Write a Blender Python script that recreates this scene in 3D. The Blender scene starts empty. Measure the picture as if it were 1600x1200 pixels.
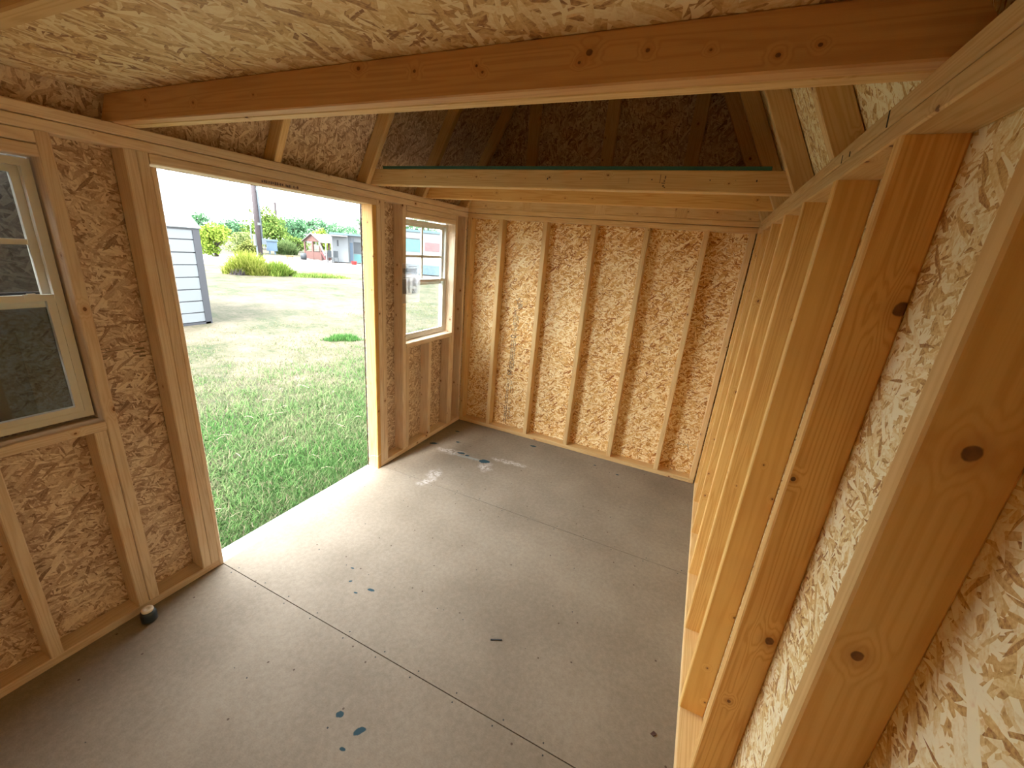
import bpy, math, random
import numpy as np
from mathutils import Vector, Matrix
random.seed(7)
rng = np.random.default_rng(11)
SC = bpy.context.scene
COL = SC.collection
S = 0.0254            # everything below is written in inches, meshes are stored in metres

# ------------------------------------------------------------------ camera
cam_d = bpy.data.cameras.new('camera')
cam_d.sensor_fit = 'HORIZONTAL'
cam_d.sensor_width = 36.0
cam_d.lens = 638.2725 / 1600 * 36.0
cam_d.clip_start = 0.01
cam_d.clip_end = 400
cam = bpy.data.objects.new('camera', cam_d)
COL.objects.link(cam)
def _rot(w):
    th = np.linalg.norm(w); k = w / th
    K = np.array([[0, -k[2], k[1]], [k[2], 0, -k[0]], [-k[1], k[0], 0]])
    return np.eye(3) + np.sin(th) * K + (1 - np.cos(th)) * K @ K
_R = np.array([[1, 0, 0], [0, 0, -1], [0, 1, 0]], float) @ _rot(np.array([0.295633, 0.149655, -0.420189]))
_m = Matrix.Identity(4)
for _i in range(3):
    _m[_i][0] = _R[0][_i]; _m[_i][1] = -_R[1][_i]; _m[_i][2] = -_R[2][_i]
_m[0][3], _m[1][3], _m[2][3] = 79.60746 * S, -132.27146 * S, 67.41736 * S
cam.matrix_world = _m
SC.camera = cam

# ------------------------------------------------------------------ sky, sun, exposure
world = bpy.data.worlds.new('hazy_sky')
SC.world = world
world.use_nodes = True
wn = world.node_tree.nodes; wl = world.node_tree.links
wn.clear()
w_out = wn.new('ShaderNodeOutputWorld'); w_bg = wn.new('ShaderNodeBackground')
w_bg.inputs['Color'].default_value = (0.93, 0.97, 1.0, 1)
w_bg.inputs['Strength'].default_value = 4.0
wl.new(w_bg.outputs[0], w_out.inputs[0])
sun_d = bpy.data.lights.new('sun', 'SUN')
sun_d.energy = 8.0
sun_d.angle = math.radians(24)
sun_d.color = (1.0, 0.975, 0.94)
sun = bpy.data.objects.new('sun', sun_d)
COL.objects.link(sun)
sun.rotation_euler = Vector((-0.02, -0.62, 0.78)).to_track_quat('Z', 'Y').to_euler()
vs = SC.view_settings
SC.display_settings.display_device = 'sRGB'
vs.view_transform = 'Standard'; vs.look = 'None'; vs.gamma = 1.0; vs.use_curve_mapping = False
vs.exposure = 1.85
SC.cycles.max_bounces = 14
SC.cycles.diffuse_bounces = 8
SC.cycles.transparent_max_bounces = 16
SC.cycles.sample_clamp_indirect = 12.0

# ------------------------------------------------------------------ node helper
class NT:
    def __init__(self, name):
        self.m = bpy.data.materials.new(name); self.m.use_nodes = True
        self.t = self.m.node_tree; self.n = self.t.nodes; self.l = self.t.links
        self.n.clear()
        self.out = self.n.new('ShaderNodeOutputMaterial')
    def node(self, typ, ins=None, **props):
        nd = self.n.new(typ)
        for k, v in props.items(): setattr(nd, k, v)
        for k, v in (ins or {}).items(): self.set(nd.inputs[k], v)
        return nd
    def set(self, sock, v):
        if hasattr(v, 'is_output') and v.is_output: self.l.new(v, sock)
        else: sock.default_value = v
    def math(self, op, a, b=None, c=None, clamp=False):
        nd = self.n.new('ShaderNodeMath'); nd.operation = op; nd.use_clamp = clamp
        self.set(nd.inputs[0], a)
        if b is not None: self.set(nd.inputs[1], b)
        if c is not None: self.set(nd.inputs[2], c)
        return nd.outputs[0]
    def mix(self, f, a, b, blend='MIX'):
        nd = self.n.new('ShaderNodeMix'); nd.data_type = 'RGBA'; nd.blend_type = blend
        self.set(nd.inputs[0], f)
        for i, v in ((6, a), (7, b)):
            if isinstance(v, tuple) and len(v) == 3: v = (*v, 1)
            self.set(nd.inputs[i], v)
        return nd.outputs[2]
    def ramp(self, f, stops, interp='LINEAR'):
        nd = self.n.new('ShaderNodeValToRGB'); self.set(nd.inputs[0], f)
        cr = nd.color_ramp; cr.interpolation = interp
        while len(cr.elements) < len(stops): cr.elements.new(0.5)
        for e, (p, c) in zip(cr.elements, stops):
            e.position = p; e.color = (*c, 1) if len(c) == 3 else c
        return nd.outputs[0]
    def mrange(self, v, a, b, c=0.0, d=1.0, smooth=True):
        nd = self.n.new('ShaderNodeMapRange'); nd.clamp = True
        if smooth: nd.interpolation_type = 'SMOOTHSTEP'
        for i, x in enumerate((v, a, b, c, d)): self.set(nd.inputs[i], x)
        return nd.outputs[0]
    def comb(self, x, y, z=0.0):
        nd = self.n.new('ShaderNodeCombineXYZ')
        for i, v in enumerate((x, y, z)): self.set(nd.inputs[i], v)
        return nd.outputs[0]
    def uv(self):
        nd = self.n.new('ShaderNodeUVMap'); nd.uv_map = 'UV'
        sp = self.n.new('ShaderNodeSeparateXYZ'); self.l.new(nd.outputs[0], sp.inputs[0])
        return nd.outputs[0], sp.outputs[0], sp.outputs[1]
    def noise(self, vec, scale, detail=2.0, rough=0.5, dim='2D', dist=0.0):
        nd = self.n.new('ShaderNodeTexNoise'); nd.noise_dimensions = dim
        self.l.new(vec, nd.inputs['Vector'])
        nd.inputs['Scale'].default_value = scale; nd.inputs['Detail'].default_value = detail
        nd.inputs['Roughness'].default_value = rough; nd.inputs['Distortion'].default_value = dist
        return nd.outputs[0], nd.outputs[1]
    def voro(self, vec, scale, feature='F1'):
        nd = self.n.new('ShaderNodeTexVoronoi'); nd.voronoi_dimensions = '2D'; nd.feature = feature
        self.l.new(vec, nd.inputs['Vector']); nd.inputs['Scale'].default_value = scale
        return nd
    def bsdf(self, color, rough=0.6, metal=0.0, spec=0.5, normal=None, alpha=None):
        nd = self.n.new('ShaderNodeBsdfPrincipled')
        if isinstance(color, tuple) and len(color) == 3: color = (*color, 1)
        self.set(nd.inputs['Base Color'], color); self.set(nd.inputs['Roughness'], rough)
        nd.inputs['Metallic'].default_value = metal; nd.inputs['Specular IOR Level'].default_value = spec
        if normal is not None: self.l.new(normal, nd.inputs['Normal'])
        if alpha is not None: self.set(nd.inputs['Alpha'], alpha)
        self.l.new(nd.outputs[0], self.out.inputs[0])
        return nd
    def bump(self, h, strength=0.3, dist=0.002):
        nd = self.n.new('ShaderNodeBump'); self.l.new(h, nd.inputs['Height'])
        nd.inputs['Strength'].default_value = strength; nd.inputs['Distance'].default_value = dist
        return nd.outputs[0]

def srgb(r, g, b):
    f = lambda c: ((c / 255 + 0.055) / 1.055) ** 2.4 if c > 10 else c / 255 / 12.92
    return (f(r), f(g), f(b))

# ------------------------------------------------------------------ materials
def osb_material(name, stops, strand=1.0, warm=(212, 150, 78), angles=(8, 65, -50, 32, -18, 92, -75, 48)):
    t = NT(name)
    uv, u, v = t.uv()
    _, wc = t.noise(uv, 0.22 / strand, 1.0)
    sep = t.node('ShaderNodeSeparateXYZ', {0: wc})
    wu = t.math('MULTIPLY_ADD', t.math('SUBTRACT', sep.outputs[0], 0.5), 0.9 * strand, u)
    wv = t.math('MULTIPLY_ADD', t.math('SUBTRACT', sep.outputs[1], 0.5), 0.9 * strand, v)
    tone = None; streak = None
    for i, a in enumerate(angles):
        c, s = math.cos(math.radians(a)), math.sin(math.radians(a))
        ru = t.math('ADD', t.math('MULTIPLY', wu, c), t.math('MULTIPLY', wv, s))
        rv = t.math('SUBTRACT', t.math('MULTIPLY', wv, c), t.math('MULTIPLY', wu, s))
        ln = (3.2, 2.6, 2.0, 2.8, 1.6, 2.4, 1.8)[i % 7] * strand
        wd = (0.75, 0.6, 0.45, 0.7, 0.3, 0.5, 0.35)[i % 7] * strand
        vec = t.comb(t.math('MULTIPLY_ADD', ru, 1 / ln, 3.7 * i), t.math('MULTIPLY_ADD', rv, 1 / wd, 5.1 * i))
        vo = t.voro(vec, 1.0)
        cs = t.node('ShaderNodeSeparateColor', {0: vo.outputs['Color']})
        st, _ = t.noise(t.comb(t.math('MULTIPLY', ru, 0.35), t.math('MULTIPLY', rv, 5.0), 0.0), 1.0, 2.0)
        tv = t.math('ADD', t.math('MULTIPLY', cs.outputs[0], 0.78), t.math('MULTIPLY', st, 0.32))
        if tone is None: tone = tv
        else:
            mask = t.math('GREATER_THAN', cs.outputs[1], 1.0 - 1.15 / (i + 1))
            nd = t.node('ShaderNodeMix', {0: mask}); nd.data_type = 'FLOAT'
            t.set(nd.inputs[2], tone); t.set(nd.inputs[3], tv)
            tone = nd.outputs[0]
    fine, _ = t.noise(uv, 3.0 / strand, 3.0, 0.6)
    tone2 = t.math('MULTIPLY_ADD', t.math('SUBTRACT', fine, 0.5), 0.45, tone)
    big, _ = t.noise(uv, 0.05, 1.0)
    tone2 = t.math('MULTIPLY_ADD', t.math('SUBTRACT', big, 0.5), 0.25, tone2)
    col = t.ramp(tone2, stops)
    red, _ = t.noise(uv, 0.9 / strand, 2.0, 0.6)
    col = t.mix(t.mrange(red, 0.62, 0.8, 0.0, 0.3), col, srgb(*warm))
    t.bsdf(col, 0.55, spec=0.35, normal=t.bump(tone, 0.45, 0.0018))
    return t.m
M_OSB = osb_material('oriented_strand_board', [(0.12, srgb(156, 104, 52)), (0.3, srgb(212, 172, 104)), (0.5, srgb(232, 206, 142)), (0.8, srgb(250, 240, 204))], strand=0.62)
M_OSBC = osb_material('oriented_strand_board_large', [(0.12, srgb(140, 97, 61)), (0.32, srgb(194, 157, 104)), (0.55, srgb(215, 185, 132)), (0.85, srgb(232, 215, 176))], strand=1.15)
M_OSBF = osb_material('oriented_strand_board_fine', [(0.14, srgb(150, 88, 34)), (0.32, srgb(206, 150, 74)), (0.52, srgb(226, 184, 112)), (0.8, srgb(250, 232, 186))], strand=0.6)
M_OSBD = osb_material('oriented_strand_board_brown', [(0.1, srgb(132, 102, 80)), (0.33, srgb(180, 150, 122)), (0.58, srgb(206, 180, 150)), (0.9, srgb(234, 216, 190))], strand=0.72, warm=(186, 140, 96))
M_OSBG = osb_material('shaded_strand_board', [(0.1, srgb(55, 52, 50)), (0.35, srgb(78, 74, 71)), (0.6, srgb(97, 91, 86)), (0.9, srgb(117, 112, 104))], strand=0.9, warm=(90, 78, 68))  # strand board darkened; the shade behind window_1 is put into its colour

def lumber_material(name, base=(228, 199, 145), dark=(204, 164, 106), knots=(), rnd_knots=True, grain=1.0):
    t = NT(name)
    uv, u, v = t.uv()
    warp = 0.0; mask = None; core = None
    def add_knot(d, r):
        nonlocal warp, mask, core
        w = t.mrange(d, 0.0, t.math('MULTIPLY', r, 6.0) if not isinstance(r, float) else r * 6.0, 1.0, 0.0)
        warp = t.math('ADD', warp, w) if not isinstance(warp, float) else w
        a = t.mrange(d, t.math('MULTIPLY', r, 0.75) if not isinstance(r, float) else r * 0.75, r, 1.0, 0.0)
        mask = a if mask is None else t.math('MAXIMUM', mask, a)
    wob, _ = t.noise(uv, 1.6, 2.0)
    for (ku, kv, kr) in knots:
        du = t.math('MULTIPLY', t.math('SUBTRACT', u, ku), 0.85); dv = t.math('SUBTRACT', v, kv)
        d = t.math('SQRT', t.math('ADD', t.math('MULTIPLY', du, du), t.math('MULTIPLY', dv, dv)))
        d = t.math('MULTIPLY_ADD', t.math('SUBTRACT', wob, 0.5), kr * 0.5, d)
        add_knot(d, float(kr))
    if rnd_knots:
        vo = t.voro(t.comb(t.math('MULTIPLY', u, 0.75), v), 0.19)
        cs = t.node('ShaderNodeSeparateColor', {0: vo.outputs['Color']})
        d = t.math('MULTIPLY', vo.outputs['Distance'], 5.2)
        d = t.math('MULTIPLY_ADD', t.math('SUBTRACT', wob, 0.5), 0.15, d)
        on = t.math('GREATER_THAN', cs.outputs[0], 0.55)
        r = t.math('MULTIPLY', on, t.math('MULTIPLY_ADD', cs.outputs[1], 0.22, 0.06))
        r = t.math('MAXIMUM', r, 0.001)
        add_knot(d, r)
    g1, _ = t.noise(t.comb(t.math('MULTIPLY', u, 0.022), t.math('MULTIPLY', v, 0.55)), 1.0, 2.0, 0.45)
    ph = t.math('MULTIPLY', g1, 60.0 * grain)
    ph = t.math('MULTIPLY_ADD', warp, 16.0, ph)
    ring = t.math('MULTIPLY_ADD', t.math('SINE', ph), 0.5, 0.5)
    ring = t.math('POWER', ring, 2.2)
    fib, _ = t.noise(t.comb(t.math('MULTIPLY', u, 0.25), t.math('MULTIPLY', v, 14.0)), 1.0, 3.0, 0.6)
    f = t.math('ADD', t.math('MULTIPLY', ring, 0.5), t.math('MULTIPLY', fib, 0.5))
    col = t.mix(f, srgb(*base), srgb(*dark))
    oi = t.node('ShaderNodeObjectInfo')
    tint = t.mrange(oi.outputs['Random'], 0, 1, 0.86, 1.06, smooth=False)
    col = t.mix(1.0, col, t.comb(tint, t.math('POWER', tint, 1.15), t.math('POWER', tint, 1.4)), 'MULTIPLY')
    big, _ = t.noise(uv, 0.09, 2.0)
    col = t.mix(t.math('MULTIPLY', t.mrange(big, 0.45, 0.75), 0.25), col, srgb(204, 146, 84))
    if mask is not None:
        kc = t.mix(wob, srgb(70, 42, 24), srgb(150, 104, 66))
        halo = t.mrange(warp, 0.45, 1.0, 0.0, 0.35)
        col = t.mix(halo, col, srgb(168, 106, 56))
        col = t.mix(mask, col, kc)
    t.bsdf(col, 0.55, spec=0.3, normal=t.bump(f, 0.12, 0.0008))
    return t.m
M_LUM = lumber_material('spruce_lumber')
M_LUML = lumber_material('spruce_lumber_left_light', base=(232, 214, 188), dark=(208, 182, 150))  # same spruce, paled: the left wall's cooler light is put into its colour
M_LUM2 = lumber_material('spruce_lumber_warm', base=(234, 196, 124), dark=(208, 156, 84))
M_STUDZ = lumber_material('near_stud_lumber', base=(232, 198, 134), dark=(214, 170, 104), knots=[(59.4, 1.75, .36), (47.6, 1.2, .30)], rnd_knots=False, grain=0.55)
M_STUDA = lumber_material('knotty_stud_lumber', base=(232, 192, 122), dark=(202, 146, 76), knots=[(32.4, 2.75, .42), (49.4, .36, .2), (64.1, 3.15, .5), (23.2, 1.3, .2)], rnd_knots=False, grain=0.9)
M_STUDB = lumber_material('small_knot_stud_lumber', base=(234, 194, 120), dark=(218, 168, 92), knots=[(43.3, 1.25, .1), (39.1, 3.2, .12), (19.9, 3.3, .14), (9.5, 2.05, .14), (3.0, 3.1, .14)], rnd_knots=False, grain=0.35)
M_BEAM = lumber_material('tie_beam_lumber', base=(207, 167, 117), dark=(184, 139, 93), knots=[(71.1, 2.2, .24), (70.4, 1.6, .12), (75.4, 1.95, .15), (79.6, 1.6, .1), (83.7, .95, .15), (85.9, 1.3, .12), (61.4, 2.1, .11), (62.0, 1.6, .11), (55, 2.2, .16), (48.4, 2.9, .2), (33, 1.6, .1), (22, 1.4, .14), (12, 2.2, .18)], rnd_knots=False, grain=0.7)
M_JAMB = lumber_material('jamb_lumber', base=(223, 182, 111), dark=(199, 145, 64))

def floor_material():
    t = NT('coated_floor_board')
    uv, u, v = t.uv()
    n1, _ = t.noise(uv, 0.06, 3.0); n2, _ = t.noise(uv, 1.1, 4.0, 0.65); n3, _ = t.noise(t.comb(u, t.math('MULTIPLY', v, 2.6)), 2.5, 3.0, 0.7)
    f = t.math('ADD', t.math('MULTIPLY', n1, 0.45), t.math('ADD', t.math('MULTIPLY', n2, 0.35), t.math('MULTIPLY', n3, 0.25)))
    col = t.ramp(f, [(0.3, srgb(120, 109, 94)), (0.5, srgb(135, 124, 108)), (0.72, srgb(152, 141, 125))])
    # white chalky scuffs: (x, y, rx, ry)
    wob, wc = t.noise(uv, 0.55, 3.0, 0.6)
    def blot(x, y, rx, ry, ang=0.0, amp=0.9):
        c, s = math.cos(ang), math.sin(ang)
        dx = t.math('SUBTRACT', u, x); dy = t.math('SUBTRACT', v, y)
        a = t.math('MULTIPLY', t.math('ADD', t.math('MULTIPLY', dx, c), t.math('MULTIPLY', dy, s)), 1 / rx)
        b = t.math('MULTIPLY', t.math('SUBTRACT', t.math('MULTIPLY', dy, c), t.math('MULTIPLY', dx, s)), 1 / ry)
        d = t.math('SQRT', t.math('ADD', t.math('MULTIPLY', a, a), t.math('MULTIPLY', b, b)))
        return t.math('MULTIPLY_ADD', t.math('SUBTRACT', wob, 0.5), amp, d)
    sc = None
    for q in [(16.5, -44.5, 4.2, 1.6, 1.2), (16.2, -40.3, 2.6, 4.4, 0.3), (27, -27.5, 2.6, 3.6, 0.4), (12, -25, 7, 2.2, 0.2), (33, -20.5, 8, 1.6, 0.1)]:
        m = t.mrange(blot(*q, amp=1.6), 0.35, 1.1, 1.0, 0.0)
        sc = m if sc is None else t.math('MAXIMUM', sc, m)
    sc = t.math('MULTIPLY', sc, t.mrange(n2, 0.35, 0.6))
    col = t.mix(t.math('MULTIPLY', sc, 0.55), col, srgb(214, 208, 204))
    pt = None
    for q in [(25.2, -24.4, 1.9, 1.3, 0.3), (15.6, -24.0, 1.5, .7, 0.2), (18.4, -24.2, .9, .45, 0.2), (3.8, -23.2, 1.8, .8, 0.5), (10.5, -17.5, .8, .5, 0.2), (43.6, -102.6, .65, .5, .4), (47.6, -102.9, .95, .55, .9), (47.3, -105.6, .5, .25, .2), (31.2, -82.9, .8, .35, .2), (29.0, -84.9, .45, .2, .2), (26.0, -83.2, .4, .2, .6), (23.6, -80.4, .5, .2, .2), (34.7, -4.8, 1.3, .6, 0.2), (5.5, -10, .9, .5, .2), (58, -6, .5, .3, 0), (66, -8, .6, .3, 0)]:
        m = t.mrange(blot(*q, amp=1.1), 0.8, 1.0, 1.0, 0.0)
        pt = m if pt is None else t.math('MAXIMUM', pt, m)
    streak = t.mrange(blot(19.5, -25.2, 7.0, .8, 0.1, amp=1.4), 0.3, 1.1, 0.45, 0.0)
    col = t.mix(streak, col, srgb(150, 168, 168))
    col = t.mix(pt, col, srgb(38, 66, 76))
    dots = t.voro(uv, 0.13)
    cs = t.node('ShaderNodeSeparateColor', {0: dots.outputs['Color']})
    dm = t.math('MULTIPLY', t.math('LESS_THAN', dots.outputs['Distance'], 0.022), t.math('GREATER_THAN', cs.outputs[1], 0.55))
    col = t.mix(t.math('MULTIPLY', dm, 0.8), col, srgb(74, 56, 46))
    t.bsdf(col, 0.75, spec=0.2, normal=t.bump(n2, 0.1, 0.0006))
    return t.m
M_FLOOR = floor_material()

def simple(name, c, rough=0.6, metal=0.0, spec=0.4, nz=0.0, scale=8.0):
    t = NT(name)
    col = (*srgb(*c), 1)
    if nz:
        tc = t.node('ShaderNodeTexCoord')
        n, _ = t.noise(tc.outputs['Object'], scale, 3.0, 0.6, dim='3D')
        a = srgb(*c); col = t.mix(n, tuple(x * (1 - nz) for x in a), tuple(min(1, x * (1 + nz)) for x in a))
    t.bsdf(col, rough, metal, spec)
    return t.m
M_VINYL = simple('almond_vinyl', (212, 212, 204), 0.4, nz=0.06)
M_ALUM = simple('aluminium_threshold', (226, 226, 224), 0.35, 0.0, nz=0.04)
M_WHITEM = simple('dimmed_white_metal', (92, 97, 100), 0.4, nz=0.05, scale=1.0)  # white metal greyed: colour lowered to hold back the outdoor brightness
M_DGREY = simple('dark_grey_trim', (39, 41, 46), 0.5, nz=0.1)
M_GREEN = simple('green_sealed_edge', (48, 92, 80), 0.7, nz=0.25, scale=20)
M_SIDING = simple('painted_wall_siding', (150, 140, 124), 0.7, nz=0.08)
M_BLACK = simple('black_ink', (40, 36, 38), 0.8)
M_INK = simple('faded_grey_ink', (128, 108, 84), 0.8, nz=0.5, scale=60)
M_INKP = simple('purple_grey_ink', (112, 92, 98), 0.8, nz=0.4, scale=60)
M_NAVY = simple('dark_teal_plastic', (34, 48, 60), 0.35, nz=0.1)
M_CAPW = simple('white_plastic', (226, 218, 204), 0.4)
M_BROWN = simple('brown_stained_wood', (71, 47, 42), 0.7, nz=0.2, scale=3)  # outdoor colours down to pale_roof_metal are darkened to balance the bright daylight
M_POLE = simple('weathered_pole_wood', (49, 43, 45), 0.8, nz=0.25, scale=4)
M_CONDUIT = simple('pale_grey_conduit', (71, 80, 86), 0.5)
M_PALEBOX = simple('pale_meter_box_metal', (76, 81, 80), 0.5)
M_BLUE = simple('slate_blue_metal', (54, 72, 88), 0.5, nz=0.15)
M_BLUEL = simple('pale_blue_metal', (56, 73, 81), 0.5)
M_TEAL = simple('pale_teal_panel', (52, 88, 90), 0.5)
M_RED = simple('faded_red_paint', (112, 58, 60), 0.5)
M_RED2 = simple('bright_red_plastic', (116, 24, 23), 0.5)
M_TRAILW = simple('dimmed_white_skin', (88, 92, 93), 0.4)
M_YELLOW = simple('yellow_brown_wood', (83, 71, 32), 0.7, nz=0.2)
M_DARK = simple('dark_charcoal', (38, 44, 48), 0.6)
M_TRUNK = simple('tree_bark', (39, 32, 26), 0.9, nz=0.3, scale=4)
M_ROOFW = simple('pale_roof_metal', (96, 92, 88), 0.5)
M_STRING = simple('pale_string', (236, 214, 180), 0.7)
M_STRAW = simple('dead_grass_straw', (128, 122, 100), 0.8)
M_DARKPANEL = simple('shaded_door_panel', (62, 60, 64), 0.6, nz=0.1, scale=2)  # shade put into the door leaf colour, dims the view through window_1

def glass_material():
    t = NT('window_glass')
    tr = t.node('ShaderNodeBsdfTransparent', {0: (0.95, 0.97, 0.97, 1)})
    gl = t.node('ShaderNodeBsdfGlossy', {'Color': (1, 1, 1, 1), 'Roughness': 0.02})
    lw = t.node('ShaderNodeLayerWeight', {'Blend': 0.5})
    fr = t.math('MULTIPLY_ADD', t.math('POWER', lw.outputs['Facing'], 4.0), 0.35, 0.03)
    mx = t.node('ShaderNodeMixShader', {0: fr, 1: tr.outputs[0], 2: gl.outputs[0]})
    t.l.new(mx.outputs[0], t.out.inputs[0])
    return t.m
M_GLASS = glass_material()
def screen_material():
    t = NT('insect_screen')
    tr = t.node('ShaderNodeBsdfTransparent', {0: (1, 1, 1, 1)})
    df = t.node('ShaderNodeBsdfDiffuse', {0: (0.03, 0.035, 0.045, 1)})
    mx = t.node('ShaderNodeMixShader', {0: 0.62, 1: tr.outputs[0], 2: df.outputs[0]})
    t.l.new(mx.outputs[0], t.out.inputs[0])
    return t.m
M_SCREEN = screen_material()
def film_material(name, col, op):
    t = NT(name)
    tr = t.node('ShaderNodeBsdfTransparent', {0: (1, 1, 1, 1)})
    df = t.node('ShaderNodeBsdfDiffuse', {0: (*srgb(*col), 1)})
    tl = t.node('ShaderNodeBsdfTranslucent', {0: (*srgb(*col), 1)})
    m1 = t.node('ShaderNodeMixShader', {0: 0.5, 1: df.outputs[0], 2: tl.outputs[0]})
    mx = t.node('ShaderNodeMixShader', {0: op, 1: tr.outputs[0], 2: m1.outputs[0]})
    t.l.new(mx.outputs[0], t.out.inputs[0])
    return t.m
M_FILM = film_material('clear_plastic_sleeve', (232, 232, 236), 0.3)
M_PAPER = film_material('thin_paper', (214, 216, 222), 0.62)
M_PRINT = film_material('grey_print', (120, 124, 134), 0.36)

def attr_material(name, rough=0.8, transl=0.25, spec=0.2):
    t = NT(name)
    at = t.node('ShaderNodeAttribute'); at.attribute_name = 'Col'
    df = t.node('ShaderNodeBsdfDiffuse', {0: at.outputs['Color']})
    tl = t.node('ShaderNodeBsdfTranslucent', {0: at.outputs['Color']})
    mx = t.node('ShaderNodeMixShader', {0: transl, 1: df.outputs[0], 2: tl.outputs[0]})
    t.l.new(mx.outputs[0], t.out.inputs[0])
    return t.m
M_BLADE = attr_material('grass_blades')
M_LEAF = attr_material('leaves')

def ground_material():
    t = NT('dry_lawn_soil')
    tc = t.node('ShaderNodeTexCoord')
    o = tc.outputs['Object']
    a, _ = t.noise(o, 0.35, 4.0, 0.6, dim='3D'); b, _ = t.noise(o, 2.2, 4.0, 0.65, dim='3D'); c, _ = t.noise(o, 18.0, 3.0, 0.7, dim='3D')
    f = t.math('ADD', t.math('MULTIPLY', a, 0.45), t.math('ADD', t.math('MULTIPLY', b, 0.4), t.math('MULTIPLY', c, 0.3)))
    col = t.ramp(f, [(0.46, srgb(35, 45, 27)), (0.54, srgb(54, 54, 41)), (0.62, srgb(68, 63, 52)), (0.75, srgb(78, 72, 64))])  # lawn tones lowered to offset the strong daylight and exposure
    t.bsdf(col, 0.95, spec=0.1)
    return t.m
M_GROUND = ground_material()
M_GRAVEL = simple('dimmed_white_gravel', (98, 93, 88), 0.95, nz=0.2, scale=6)  # gravel white greyed, standing in for weaker outdoor light

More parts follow.
